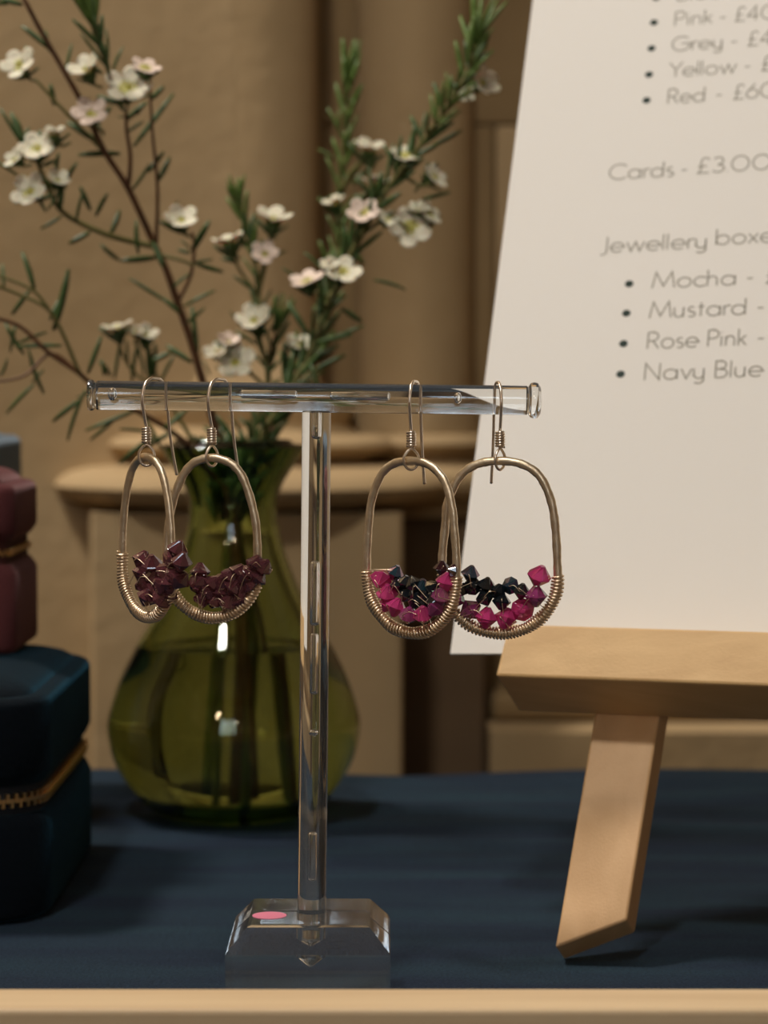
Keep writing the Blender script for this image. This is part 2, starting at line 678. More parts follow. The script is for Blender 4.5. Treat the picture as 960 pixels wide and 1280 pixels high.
cbm = prism([E3(4, 222, 8.4), E3(128, 222, 8.4), E3(128, 238, 8.4), E3(4, 238, 8.4)],
            [E3(4, 222, 13), E3(128, 222, 13), E3(128, 238, 13), E3(4, 238, 13)])
o = part('crossbar', cbm, PINE, ez, False)
bevel(o, .0006)
# rear prop hinged on the crossbar, foot on the table
top = E3(66, 226, 13)
foot = Vector((top.x + n0.x * .06, top.y + n0.y * .06, TZ + .002))
prop = MB()
hw = EU * .008
th = n0 * .007
prop = prism([foot - hw, foot + hw, top + hw, top - hw], [foot - hw + th, foot + hw + th, top + hw + th, top - hw + th])
o = part('rear_prop', prop, PINE_UP, ez, False)
bevel(o, .0006)

PU = EU * math.cos(ROLL) + EV * math.sin(ROLL)
PV = EV * math.cos(ROLL) - EU * math.sin(ROLL)
PC = Vector((.01731, .64219, TZ + .06813)) - EN * .0009


def S3(s, t, n=0.0):
    return PC + PU * (s / 1000) + PV * (t / 1000) - EN * (n / 1000)


pl_ = thing('price_list', PC, 'large white printed price list leaning on the wooden easel ledge', 'price list')
o = part('sheet', prism([S3(0, 0, .0), S3(210, 0, 0), S3(210, 297, 0), S3(0, 297, 0)],
                        [S3(0, 0, -.8), S3(210, 0, -.8), S3(210, 297, -.8), S3(0, 297, -.8)]), PAPER, pl_, False)


def arc(cx, cy, rx, ry, a0, a1, n=16):
    return [(cx + rx * math.cos(math.radians(a0 + (a1 - a0) * k / n)), cy + ry * math.sin(math.radians(a0 + (a1 - a0) * k / n))) for k in range(n + 1)]


def circ(cx, cy, r):
    return arc(cx, cy, r, r, 0, 360, 24)


Q = {
    ' ': (.36, []), '-': (.52, [[(0, .36), (.3, .36)]]), '.': (.2, [[(0, 0), (0, .05)]]),
    'P': (.66, [[(0, 0), (0, 1)], [(0, 1), (.25, 1)] + arc(.25, .74, .26, .26, 90, -90) + [(0, .48)]]),
    'i': (.22, [[(0, 0), (0, .6)], [(0, .8), (0, .86)]]),
    'n': (.62, [[(0, 0), (0, .6)], [(0, .3)] + arc(.21, .36, .21, .24, 180, 0) + [(.42, 0)]]),
    'k': (.52, [[(0, 0), (0, 1)], [(.36, .6), (0, .25)], [(.12, .36), (.38, 0)]]),
    '£': (.66, [arc(.33, .78, .18, .22, 20, 180) + [(.15, .2), (.02, 0), (.52, 0)], [(0, .45), (.4, .45)]]),
    '4': (.76, [[(.44, 0), (.44, 1), (0, .3), (.62, .3)]]),
    '0': (.94, [arc(.38, .5, .38, .5, 0, 360, 28)]),
    '6': (.76, [circ(.31, .31, .31), [(.05, .46), (.44, 1)]]),
    '3': (.66, [arc(.25, .75, .22, .25, 150, -90) + arc(.25, .25, .27, .25, 90, -150)]),
    'G': (1.06, [arc(.48, .5, .48, .5, 45, 360, 26) + [(.5, .5)]]),
    'r': (.36, [[(0, 0), (0, .6)], [(0, .33)] + arc(.2, .38, .2, .22, 180, 60)]),
    'e': (.74, [[(.02, .3), (.6, .3)] + arc(.3, .3, .3, .3, 0, 315, 22)]),
    'y': (.62, [[(0, .6), (0, .24)] + arc(.22, .24, .22, .24, 180, 360) + [(.44, .6)], [(.44, .6), (.44, -.1)] + arc(.22, -.1, .22, .2, 0, -140)]),
    'Y': (.72, [[(0, 1), (.33, .5), (.66, 1)], [(.33, .5), (.33, 0)]]),
    'l': (.2, [[(0, 0), (0, 1)]]), 'o': (.74, [circ(.3, .3, .3)]),
    'w': (.92, [[(0, .6), (.2, 0), (.4, .6), (.6, 0), (.8, .6)]]),
    'R': (.70, [[(0, 0), (0, 1)], [(0, 1), (.25, 1)] + arc(.25, .74, .26, .26, 90, -90) + [(0, .48)], [(.25, .48), (.56, 0)]]),
    'd': (.78, [circ(.3, .3, .3), [(.6, 0), (.6, 1)]]),
    'C': (.98, [arc(.5, .5, .5, .5, 45, 315, 24)]),
    'a': (.78, [circ(.3, .3, .3), [(.6, 0), (.6, .6)]]),
    's': (.48, [arc(.18, .45, .15, .15, 50, 270) + arc(.18, .15, .17, .15, 90, -130)]),
    'J': (.44, [[(.26, 1), (.26, .1)] + arc(.06, .06, .20, .2, 0, -110)]),
    'b': (.76, [[(0, 0), (0, 1)], circ(.3, .3, .3)]),
    'x': (.56, [[(0, 0), (.44, .6)], [(0, .6), (.44, 0)]]),
    'M': (1.14, [[(0, 0), (.14, 1), (.5, .12), (.86, 1), (1, 0)]]),
    'c': (.6, [arc(.3, .3, .3, .3, 45, 315, 20)]),
    'h': (.62, [[(0, 0), (0, 1)], [(0, .3)] + arc(.21, .36, .21, .24, 180, 0) + [(.42, 0)]]),
    'u': (.62, [[(0, .6), (0, .24)] + arc(.21, .24, .21, .24, 180, 360) + [(.42, .6)], [(.42, .6), (.42, 0)]]),
    't': (.42, [[(.13, .85), (.13, 0)], [(0, .6), (.28, .6)]]),
    'N': (.86, [[(0, 0), (0, 1), (.66, 0), (.66, 1)]]),
    'v': (.58, [[(0, .6), (.24, 0), (.48, .6)]]),
    'B': (.68, [[(0, 0), (0, 1), (.22, 1)] + arc(.22, .76, .24, .24, 90, -90) + [(0, .52)], [(.22, .52)] + arc(.22, .26, .3, .26, 90, -90) + [(0, 0)]]),
}


def ribbon(mb, pts, w, fn):
    pts = [Vector((p[0], p[1])) for p in pts]
    n = len(pts)
    L, Rr = [], []
    for i in range(n):
        d1 = (pts[i] - pts[i - 1]).normalized() if i else None
        d2 = (pts[i + 1] - pts[i]).normalized() if i < n - 1 else None
        if d1 is None:
            d1 = d2
        if d2 is None:
            d2 = d1
        m_ = d1 + d2
        if m_.length < .2:
            m_ = Vector((d1.x, d1.y)).orthogonal() * -1
        m_.normalize()
        nn = Vector((-m_.y, m_.x))
        k = w / 2 / max(.35, abs(nn.dot(Vector((-d1.y, d1.x)))))
        L.append(pts[i] + nn * k)
        Rr.append(pts[i] - nn * k)
    v = [fn(p.x, p.y) for p in L] + [fn(p.x, p.y) for p in Rr]
    mb.add(v, [(i, i + n, i + n + 1, i + 1) for i in range(n - 1)])


def write(text, s0, t0, cap, width=None, w=.42, mat=None):
    adv = sum(Q[c][0] for c in text) - .15
    sx = cap if width is None else width / adv
    mb = MB()
    x = 0
    for c in text:
        a, strokes = Q[c]
        for st in strokes:
            ribbon(mb, [(s0 + (x + p[0]) * sx, t0 + p[1] * cap) for p in st], w, lambda s, t: S3(s, t, .06))
        x += a
    part('lettering', mb, mat or INK, pl_, False)
    return s0 + x * sx


def line(parts):
    for text, s0, t0, width in parts:
        write(text, s0, t0, 5.3, width)


line([('Black', 44.2, 215.2, 15), ('-', 62, 215.2, None), ('£40', 66.5, 215.2, None)])
line([('Pink', 44.0, 205.6, 10.8), ('-', 57.2, 205.5, None), ('£40', 61.7, 205.6, None)])
line([('Grey', 43.8, 196.0, 14.6), ('-', 61.0, 196.0, None), ('£40', 66.0, 196.0, None)])
line([('Yellow', 43.6, 186.4, 19.2), ('-', 65.4, 186.4, None), ('£50', 70.4, 186.4, None)] if False else [('Yellow', 43.6, 186.4, 19.2), ('-', 65.4, 186.4, None), ('£40', 70.4, 186.4, None)])
line([('Red', 44.0, 176.6, 10.5), ('-', 57.8, 176.6, None), ('£60', 63.0, 176.6, None)])
line([('Cards', 29.0, 150.4, 18.3), ('-', 49.6, 150.4, None), ('£3.00', 54.2, 150.9, 20.5)])
line([('Jewellery', 28.8, 125.0, 29.5), ('boxes', 61.0, 125.8, 18.5)])
line([('Mocha', 44.2, 112.1, 22.9), ('-', 70.2, 112.1, None), ('£30', 75.5, 112.1, None)])
line([('Mustard', 44.2, 102.2, 26.2), ('-', 73.6, 102.2, None), ('£30', 79, 102.2, None)])
line([('Rose Pink', 44.4, 92.2, 26.6), ('-', 74.2, 92.2, None), ('£30', 79.5, 92.2, None)])
line([('Navy Blue', 44.4, 82.1, 31.5), ('-', 79, 82.1, None), ('£30', 84, 82.1, None)])
bm_ = MB().add([(0, 0, 0)] + [(.00120 * math.cos(2 * pi * k / 16), .00115 * math.sin(2 * pi * k / 16), 0) for k in range(16)], [(0, k + 1, (k + 1) % 16 + 1) for k in range(16)]).mesh('bullet_dot', INK_DARK, False)
prot = Matrix((PU, PV, -EN)).transposed().to_quaternion()
for t in (217.0, 207.5, 197.7, 187.9, 178.4, 114.0, 104.2, 94.2, 84.3):
    link('bullet_dot', bm_, pl_, S3(37.7, t, .07) - PC, prot)

# ------------------------------------------------------------------ velvet jewellery boxes


def box_ring(x0, x1, y0, y1, r, inset, z):
    r2 = max(.002, r - inset * .4)
    return ring_at(round_rect(x0 + inset, x1 - inset, y0 + inset, y1 - inset, r2, 8), z)


tooth = MB().box(-.00042, .00042, -.0006, .0006, .0001, .0018)
tooth.box(-.0006, .0006, -.0008, .0005, -.0005, .0004)
TOOTH = tooth.mesh('zip_tooth', BRASS, False)


def velvet_box(label, x0, x1, y0, y1, r, zb, h_zip, h_top, dome, vel, tape, groove, group, pitch=.0024, tooth_scale=1.0, gap=.005):
    t = thing('jewellery_box', ((x0 + x1) / 2, (y0 + y1) / 2, zb), label, 'jewellery box', group)
    g = gap
    zz = zb + h_zip
    low = MB().rings([box_ring(x0, x1, y0, y1, r, .0015, zb), box_ring(x0, x1, y0, y1, r, .0004, zb + .0008), box_ring(x0, x1, y0, y1, r, 0, zb + .002),
                      box_ring(x0, x1, y0, y1, r, 0, zz - g - .002), box_ring(x0, x1, y0, y1, r, .0006, zz - g - .0007), box_ring(x0, x1, y0, y1, r, groove * .7, zz - g + .0004), box_ring(x0, x1, y0, y1, r, groove, zz - g + .0012)])
    part('body', low, vel, t)
    rr = [box_ring(x0, x1, y0, y1, r, groove, zz + g - .0012), box_ring(x0, x1, y0, y1, r, groove * .7, zz + g - .0004), box_ring(x0, x1, y0, y1, r, .0006, zz + g + .0007), box_ring(x0, x1, y0, y1, r, 0, zz + g + .002)]
    zt = zb + h_top
    for a in (0, 25, 50, 75, 90):
        a = math.radians(a)
        rr.append(box_ring(x0, x1, y0, y1, r, .003 * (1 - math.cos(a)), zt - .003 + .003 * math.sin(a)))
    part('lid', MB().rings(rr), vel, t)
    # padded top panel
    cx, cy = (x0 + x1) / 2, (y0 + y1) / 2
    hx, hy = (x1 - x0) / 2 - .004, (y1 - y0) / 2 - .004
    rr = []
    for k in range(8):
        a = k / 7 * pi / 2
        s = math.cos(a) * .5 + .5 - .5 * (k / 7) ** 3 if False else 1 - (k / 7) ** 2 * .85
        zz_ = zt - .0012 + (dome + .0012) * math.sin(min(1, k / 5.0) * pi / 2)
        rr.append([(cx + px * s, cy + py * s, zz_) for px, py in round_rect(-hx, hx, -hy, hy, max(.004, r - .003), 8)])
    part('padded_top', MB().rings(rr), vel, t)
    tp = MB().rings([box_ring(x0, x1, y0, y1, r, groove + .0006, zz - g), box_ring(x0, x1, y0, y1, r, groove + .0006, zz + g)])
    part('zip_tape', tp, tape, t)
    # brass zip teeth along the front and the right side
    path = round_rect(x0 + groove, x1 - groove, y0 + groove, y1 - groove, max(.003, r - groove * .4), 12)
    n = len(path)
    seq = path[26:] + path[:2]       # from the front left corner, along the front, up the right side
    pts = [Vector((p[0], p[1], 0)) for p in seq]
    d = 0.0
    cum = [0.0]
    for a, b in zip(pts, pts[1:]):
        cum.append(cum[-1] + (b - a).length)
    s = .003
    k = 0
    while s < cum[-1]:
        i = max(j for j in range(len(cum) - 1) if cum[j] <= s)
        f = (s - cum[i]) / max(1e-9, cum[i + 1] - cum[i])
        p = pts[i].lerp(pts[i + 1], f)
        tg = (pts[i + 1] - pts[i]).normalized()
        q = Matrix.Rotation(math.atan2(tg.y, tg.x), 4, 'Z').to_quaternion()
        if k % 2:
            q = q @ Quaternion((0, 1, 0), pi)
        link('zip_tooth', TOOTH, t, Vector((p.x, p.y, zz)) - origin(t), q, (tooth_scale,) * 3)
        s += pitch / 2
        k += 1
    return t


velvet_box('navy velvet jewellery box with brass zip standing on the tablecloth under the pink box', -.185, -.0868, .632, .752, .017, TZ, .0312, .0575, .0045, VELVET_NAVY, TAPE_NAVY, .0016, 'velvet jewellery boxes')
velvet_box('small dusky pink velvet jewellery box on top of the navy one', -.156, -.1035, .698, .750, .006, TZ + .0620, .0285, .0480, .0040, VELVET_PINK, TAPE_PINK, .0020, 'velvet jewellery boxes', .0020, .55, .0045)
velvet_box('tall grey-blue velvet box behind the pink box at the left edge', -.210, -.1255, .790, .870, .006, TZ, .080, .1205, .0020, VELVET_GREY, TAPE_NAVY, .002, 'velvet jewellery boxes')

# ------------------------------------------------------------------ green glass vase, water
VX, VY = -.0482, .797
SC_ = .797 / F


def vz(y):
    return P(291, y, VY).z - TZ


prof_px = [(1037, 70), (1034, 86), (1027, 102), (1015, 117), (1002, 127), (982, 141), (961, 151), (938, 157), (915, 159), (890, 153.5), (857, 142.5), (830, 130), (807, 118), (775, 99), (740, 82), (705, 69), (670, 59), (644, 55.5), (630, 55), (615, 58.5), (600, 65), (580, 77), (565, 86), (557, 90)]
zs = [vz(y) for y, r in prof_px]
rs = [r * SC_ for y, r in prof_px]
z_off = zs[0]
outer = [(r, z) for r, z in zip(rs, zs)]
out2 = []
for i in range(len(outer) - 1):
    a, b, c, d = outer[max(i - 1, 0)], outer[i], outer[i + 1], outer[min(i + 2, len(outer) - 1)]
    for k in range(4):
        t = k / 4
        out2.append(tuple(.5 * ((2 * b[j]) + (c[j] - a[j]) * t + (2 * a[j] - 5 * b[j] + 4 * c[j] - d[j]) * t * t + (3 * b[j] - a[j] - 3 * c[j] + d[j]) * t ** 3) for j in (0, 1)))
out2.append(outer[-1])
zmin = out2[0][1]
zmax = out2[-1][1]
out2 = [(r, (z - zmin) * zmax / (zmax - zmin)) for r, z in out2]     # rest the foot exactly on the cloth


def inner_profile(off):
    inn = []
    for i in range(len(out2)):
        a, b = out2[max(i - 1, 0)], out2[min(i + 1, len(out2) - 1)]
        tx, tz = b[0] - a[0], b[1] - a[1]
        L = math.hypot(tx, tz)
        nx, nz = tz / L, -tx / L
        o_ = off * (1 + 1.3 * max(0.0, min(1.0, (out2[i][1] / zmax - .78) / .15)))
        r, z = out2[i][0] - nx * o_, out2[i][1] - nz * o_
        inn.append((r, z))
    return inn


TH = .0022
inn = [(r, z) for r, z in inner_profile(TH) if z > .0085]
inn = [(0, .0062), (.012, .0064), (inn[0][0] * .72, .0070)] + inn
full = [(0, .0016), (.010, .0014), (.016, .0004)] + out2 + [(out2[-1][0] - TH * .3, zmax + TH * .35), (out2[-1][0] - TH * 1.5, zmax + TH * .35)] + list(reversed(inn))
vz_ = MB().lathe(full, 96)
va = link('vase', vz_.mesh('vase', GREEN_GLASS, True, 60), None, (VX, VY, TZ - .0004))
va['label'] = 'pear-shaped green glass vase with flared rim, half full of water'
va['category'] = 'vase'
WL = P(291, 806, VY).z - TZ
wi = [(r + .00025, z) for r, z in inn[3:] if z < WL - .0004]
wp = [(0, .0059), (.012, .0061), (inn[2][0], .0067)] + wi
rl = wp[-1][0] - .0012
wp += [(rl + .0004, WL), (rl - .001, WL - .0004), (0, WL - .0005)]
wa = link('vase_water', MB().lathe(wp, 96).mesh('vase_water', WATER, True, 50), None, (VX, VY, TZ - .0004))
wa['label'] = 'clear water standing in the lower half of the green vase'
wa['category'] = 'water'

# ------------------------------------------------------------------ waxflower sprigs


def needle_mesh(name, mat, bend):
    n = 5
    v, f = [], []
    for i in range(n):
        t = i / (n - 1)
        w = .066 * (math.sin(pi * min(1, t * .9 + .06)) ** .4)
        c = bend * t * t
        v += [(w, c, t), (0, c + w * .6, t), (-w, c, t), (0, c - w * .6, t)]
    for i in range(n - 1):
        for k in range(4):
            f.append((i * 4 + k, i * 4 + (k + 1) % 4, i * 4 + 4 + (k + 1) % 4, i * 4 + 4 + k))
    f += [(3, 2, 1, 0), tuple((n - 1) * 4 + k for k in range(4))]
    return MB().add(v, f).mesh(name, mat, True)


NEEDLES = [needle_mesh('needle', LEAF, b) for b in (.0, .06, .12)]
NEEDLES_Y = [needle_mesh('needle', LEAF_Y, b) for b in (.0, .06, .12)]


def petal_mesh(mat):
    v, f = [], []
    N, Mr = 9, 4
    v.append((.22, 0, 0))
    cx, rr = .62, .43
    v = [(cx, 0, .02)]
    for j in range(1, Mr + 1):
        q = j / Mr
        for k in range(N):
            a = 2 * pi * k / N
            x = cx + rr * q * math.cos(a)
            y = rr * 1.0 * q * math.sin(a) * (0.80 + .2 * min(1, x))
            z = .02 + .20 * (x - .25) ** 2 + .16 * y * y + (.08 * max(0, x - .85))
            v.append((x, y, z))
    for k in range(N):
        f.append((0, 1 + k, 1 + (k + 1) % N))
    for j in range(Mr - 1):
        for k in range(N):
            a = 1 + j * N + k
            b = 1 + j * N + (k + 1) % N
            f.append((a, a + N, b + N, b))
    m = MB().add(v, f).mesh('petal', mat, True)
    return m


PETALS = [petal_mesh(PETAL), petal_mesh(PETAL_PINK)]
CUPM = MB().lathe([(.08, -.95), (.16, -.82), (.34, -.40), (.42, -.10), (.40, .0)], 10).mesh('flower', CUP, True)
HEARTM = MB().lathe([(.40, -.02), (.42, .06), (.34, .09), (.22, .02), (.09, .03), (.06, .24), (0, .27)], 12, cap_bottom=False).mesh('flower_heart', HEART, True)


def solidify(o, t):
    m = o.modifiers.new('thickness', 'SOLIDIFY')
    m.thickness = t


def flower(par, x, y, d, size_px=22, face=None, pink=False):
    c = P(x, y, d)
    R_ = size_px * d / F
    if face is None:
        face = (rng.uniform(-.5, .5), -.75, rng.uniform(.25, .8))
    q = Vector((0, 0, 1)).rotation_difference(Vector(face).normalized()) @ Quaternion((0, 0, 1), rng.uniform(0, 6.28))
    o = link('flower', CUPM, par, c - origin(par), q, (R_,) * 3)
    link('flower_heart', HEARTM, o)
    openness = rng.uniform(.05, .35)
    for k in range(5):
        qq = Quaternion((0, 0, 1), 2 * pi * k / 5 + rng.uniform(-.08, .08)) @ Quaternion((0, 1, 0), -openness - rng.uniform(-.08, .15))
        pt = link('petal', PETALS[1 if pink else 0], o, None, qq)
        solidify(pt, .05)
    f_ = Vector(face).normalized()
    sd = f_.orthogonal().normalized()
    for k in range(3):
        w_ = Quaternion(f_, k * 2.1 + rng.uniform(-.5, .5)) @ sd
        bp_ = c - f_ * R_ * .9
        needle(par, bp_, bp_ + (w_ * .8 + f_ * .45 + Vector((0, 0, .25))) * R_ * rng.uniform(1.0, 1.6), False, 1.1)
    return o, c, Vector(face).normalized()


def needle(par, base, tip, young=False, wide=1.0):
    v = Vector(tip) - Vector(base)
    L = v.length
    if L < 1e-6:
        return
    q = Vector((0, 0, 1)).rotation_difference(v / L) @ Quaternion((0, 0, 1), rng.uniform(0, 6.28))
    w = .0145 / max(L, .006) * .5 + .5
    wd = wide * w * L * 1.05
    link('needle', rng.choice(NEEDLES_Y if young else NEEDLES), par, Vector(base) - origin(par), q, (wd, wd, L))


def along(pts, s0, s1, step):
    acc, out, nxt = 0.0, [], s0
    tot = sum((b - a).length for a, b in zip(pts, pts[1:]))
    for a, b in zip(pts, pts[1:]):
        L = (b - a).length
        while nxt <= acc + L and nxt < min(s1, tot):
            out.append((a.lerp(b, (nxt - acc) / L), (b - a) / L, nxt / tot))
            nxt += step
        acc += L
    return out


def shoot(par, path, r0, r1, step=.006, length=.011, spread=.75, young=False, tuft=True, auto=True, mat=None, ymax=560):
    pts = catmull([P(*p) for p in path], 5)
    n = len(pts)
    rad = [(r0 + (r1 - r0) * i / (n - 1)) for i in range(n)]
    part('stem', MB().tube(pts, rad, 6), mat or (STEM_GREEN if young else STEM), par, True, None)
    if not auto:
        return pts
    zlim = P(290, ymax, .82).z
    ang = rng.uniform(0, pi)
    for p, t, f in along(pts, .004, 9, step):
        if p.z < zlim:
            continue
        a = t.orthogonal().normalized()
        b = t.cross(a)
        for k in (0, pi):
            dr = (t + (a * math.cos(ang + k) + b * math.sin(ang + k)) * spread * rng.uniform(.8, 1.25)).normalized()
            dr.z += .15
            if dr.normalized().y > .85 or dr.y < -.85:
                continue
            needle(par, p, p + dr.normalized() * length * rng.uniform(.75, 1.2), young or f > .85)
        ang += pi / 2 + rng.uniform(-.25, .25)
    if tuft:
        p, t = pts[-1], (pts[-1] - pts[-4]).normalized()
        for k in range(6):
            a = t.orthogonal().normalized()
            b = t.cross(a)
            g = k * pi / 3
            needle(par, p - t * .003, p + (t + (a * math.cos(g) + b * math.sin(g)) * .35).normalized() * length * 1.1, True)
    return pts


def stalk(par, a, fl, r=.0005):
    """a thin green stalk from a stem point to the underside of a flower"""
    o, c, face = fl
    R_ = o.scale[0]
    e = c - face * R_ * .8
    m = (Vector(a) + e) / 2 - face * R_ * .15
    part('flower_stalk', MB().tube(catmull([a, m, e], 4), r, 5), STEM_GREEN, par, True, None)


def explicit(par, lst, d, young=False):
    for x0, y0, x1, y1 in lst:
        dd = d + rng.uniform(-.004, .004)
        needle(par, P(x0, y0, d), P(x1, y1, dd), young, 1.15)


SG = 'waxflower sprigs in the green vase'
BASE = Vector((VX, VY, TZ + .008))


SET_BACK = -.023


def P(x, y, d, _p=P):
    # distances in the sprig lists below are counted from a vase axis at .82
    return _p(x, y, d + SET_BACK)


def sprig(label):
    return thing('flower_sprig', BASE, label, 'flower sprig', SG)


# 1: the tall sprig at upper left
s = sprig('tall waxflower sprig with dark brown stem reaching the upper left corner, white flowers')
shoot(s, [(292, 985, .812), (300, 800, .815), (288, 640, .82), (275, 560, .82), (257, 490, .815), (240, 430, .81), (222, 378, .805), (207, 335, .80), (194, 308, .80), (160, 235, .79), (130, 188, .785), (102, 128, .78), (78, 85, .775), (52, 40, .77), (34, 6, .765), (18, -26, .765)], .0016, .0007, auto=False)
shoot(s, [(194, 308, .80), (165, 302, .797), (130, 292, .79), (85, 270, .785), (66, 248, .782), (50, 210, .78), (44, 195, .778)], .0010, .0006, auto=False, mat=STEM_GREEN)
shoot(s, [(160, 236, .79), (163, 197, .785), (158, 160, .783), (158, 135, .78)], .0008, .0005, auto=False)
shoot(s, [(195, 308, .80), (197, 236, .79), (191, 170, .785), (187, 105, .783)], .0007, .0004, auto=False)
shoot(s, [(136, 196, .787), (104, 163, .78), (72, 130, .775), (45, 100, .773)], .0007, .0005, auto=False, mat=STEM_GREEN)
shoot(s, [(140, 112, .777), (136, 92, .775), (124, 55, .773), (114, 22, .772)], .0007, .0004, .0030, .0125, .48, False)
shoot(s, [(222, 378, .805), (238, 345, .802), (243, 310, .80), (240, 290, .80)], .0007, .0005, auto=False)
shoot(s, [(194, 318, .80), (222, 324, .80), (243, 332, .80)], .0006, .0005, auto=False, mat=STEM_GREEN)
explicit(s, [(213, 380, 162, 348), (195, 322, 150, 326), (150, 326, 125, 310), (230, 383, 267, 360), (240, 383, 247, 440), (240, 453, 208, 432), (190, 452, 213, 440)], .803)
explicit(s, [(167, 183, 217, 117), (197, 227, 215, 197), (165, 238, 190, 207), (150, 192, 100, 190), (123, 178, 85, 153), (138, 293, 153, 262), (120, 270, 133, 240), (113, 263, 100, 233), (77, 270, 52, 288), (113, 290, 87, 305), (80, 233, 93, 200), (173, 317, 166, 277), (245, 330, 279, 340), (243, 328, 266, 324)], .792)
explicit(s, [(82, 87, 90, 55), (60, 60, 32, 32), (62, 65, 57, 38), (27, 180, 0, 135), (30, 180, 12, 140), (30, 182, 23, 147), (23, 220, -6, 198), (68, 132, 63, 105), (140, 93, 148, 57), (128, 92, 107, 78), (70, 218, 70, 190), (28, 178, 36, 160)], .778)
explicit(s, [(240, 315, 258, 282), (240, 312, 262, 276), (238, 310, 226, 300), (238, 316, 222, 312), (215, 262, 221, 250)], .80)
explicit(s, [(58, 265, 40, 235), (60, 262, 82, 228), (95, 278, 100, 240), (75, 262, 78, 225), (52, 205, 30, 190), (52, 208, 70, 200), (40, 238, 20, 255)], .777)
explicit(s, [(158, 150, 180, 128), (157, 140, 140, 118), (160, 165, 178, 150), (176, 140, 150, 152), (150, 130, 120, 120), (188, 125, 205, 108), (130, 170, 118, 152), (185, 215, 205, 190), (205, 335, 190, 300), (215, 360, 235, 340), (232, 405, 256, 385), (226, 392, 205, 372)], .79)
explicit(s, [(10, 5, -14, 2), (28, 6, 0, -2)], .765)
for x, y, sz, fc, pk, root in ((160, 110, 29, (.1, -.8, .6), False, (158, 140)), (113, 143, 23, (-.1, -.8, .55), True, (130, 165)), (108, 88, 23, (-.3, -.6, .7), False, (128, 108)),
                               (182, 85, 19, (.25, -.5, .8), True, (187, 110)), (25, 82, 24, (-.25, -.75, .55), False, (45, 100)), (47, 187, 24, (-.05, -.75, .6), False, (47, 205)),
                               (38, 240, 24, (-.3, -.85, .4), False, (62, 245)), (72, 226, 16, (.35, -.6, .6), False, (64, 243)), (68, 168, 16, (-.1, -.3, .9), False, (88, 178)), (18, 200, 14, (-.5, -.6, .5), False, (40, 205)),
                               (227, 276, 22, (.05, -.7, .7), False, (240, 295))):
    d = .80 if x > 200 else .779
    stalk(s, P(root[0], root[1], d), flower(s, x, y, d - .003, sz, fc, pk))

# 2: the low sprig reaching out to the left edge
s = sprig('low waxflower sprig without flowers spreading to the left edge behind the bar')
shoot(s, [(316, 985, .80), (305, 800, .805), (290, 640, .815), (262, 582, .81), (215, 540, .80), (165, 510, .79), (115, 480, .785), (97, 465, .78), (60, 440, .775), (25, 408, .77), (-12, 396, .765)], .0012, .0006, auto=False)
shoot(s, [(99, 466, .78), (76, 412, .775), (58, 385, .772), (28, 370, .77), (-10, 355, .766)], .0007, .0005, auto=False, mat=STEM_GREEN)
shoot(s, [(60, 385, .772), (40, 362, .77), (0, 345, .768), (-14, 340, .767)], .0006, .0004, auto=False, mat=STEM_GREEN)
shoot(s, [(97, 465, .78), (64, 442, .776), (30, 470, .772), (-10, 478, .77)], .0006, .0004, auto=False)
explicit(s, [(67, 413, 90, 340), (62, 400, 76, 372), (43, 363, 32, 313), (15, 393, 37, 363), (77, 432, 20, 430), (20, 430, 58, 412), (30, 443, 3, 408), (55, 492, 28, 440), (43, 480, 5, 514), (40, 478, 55, 462), (107, 487, 77, 547), (100, 500, 65, 525), (112, 490, 98, 500), (110, 467, 127, 420), (0, 470, 14, 452), (5, 360, 3, 330), (20, 405, 10, 440), (130, 470, 128, 450)], .777)
explicit(s, [(170, 513, 107, 538), (142, 526, 113, 550), (193, 545, 148, 577), (186, 540, 150, 533), (215, 540, 180, 560), (205, 535, 235, 515), (180, 522, 205, 560)], .792)

# 3: the short sprig just above the bar on the left
s = sprig('short waxflower sprig with two white flowers just above the left end of the bar')
shoot(s, [(275, 985, .82), (282, 800, .822), (286, 640, .825), (255, 575, .825), (225, 525, .825), (203, 485, .825), (187, 450, .825), (182, 430, .825)], .0010, .0005, auto=False, mat=STEM_GREEN)
shoot(s, [(203, 487, .825), (170, 468, .824), (152, 440, .823), (148, 420, .823)], .0006, .0005, auto=False, mat=STEM_GREEN)
explicit(s, [(143, 474, 150, 428), (165, 478, 167, 428), (188, 478, 184, 430), (180, 470, 176, 425), (192, 470, 196, 430), (138, 470, 127, 452), (200, 480, 216, 440), (160, 452, 158, 425), (186, 470, 190, 440)], .823)
for x, y, sz, fc, root in ((148, 411, 20, (-.15, -.15, .95), (150, 428)), (182, 419, 17, (.3, -.45, .8), (182, 435)), (170, 414, 10, (.0, -.5, .8), (168, 430))):
    stalk(s, P(root[0], root[1], .824), flower(s, x, y, .821, sz, fc))

# 4: the middle sprig
s = sprig('middle waxflower sprig rising between the left earrings and the post')
shoot(s, [(300, 985, .835), (310, 800, .83), (298, 640, .825), (310, 560, .825), (330, 500, .825), (335, 465, .825), (326, 432, .825), (321, 408, .825), (324, 385, .825), (322, 345, .825), (312, 305, .825), (304, 275, .825), (299, 255, .822)], .0013, .0005, .0048, .009, .55, False, True, True, STEM_GREEN, 640)
shoot(s, [(322, 368, .825), (300, 338, .824), (291, 318, .823)], .0006, .0005, auto=False, mat=STEM_GREEN)
shoot(s, [(323, 368, .825), (330, 340, .822), (332, 328, .82)], .0006, .0005, auto=False, mat=STEM_GREEN)
shoot(s, [(324, 352, .825), (333, 315, .823), (339, 292, .822)], .0006, .0005, auto=False, mat=STEM_GREEN)
shoot(s, [(335, 470, .825), (340, 435, .823), (348, 405, .82)], .0006, .0004, .005, .009, .6, False)
shoot(s, [(333, 485, .825), (312, 466, .822), (292, 458, .82)], .0007, .0005, auto=False, mat=STEM_GREEN)
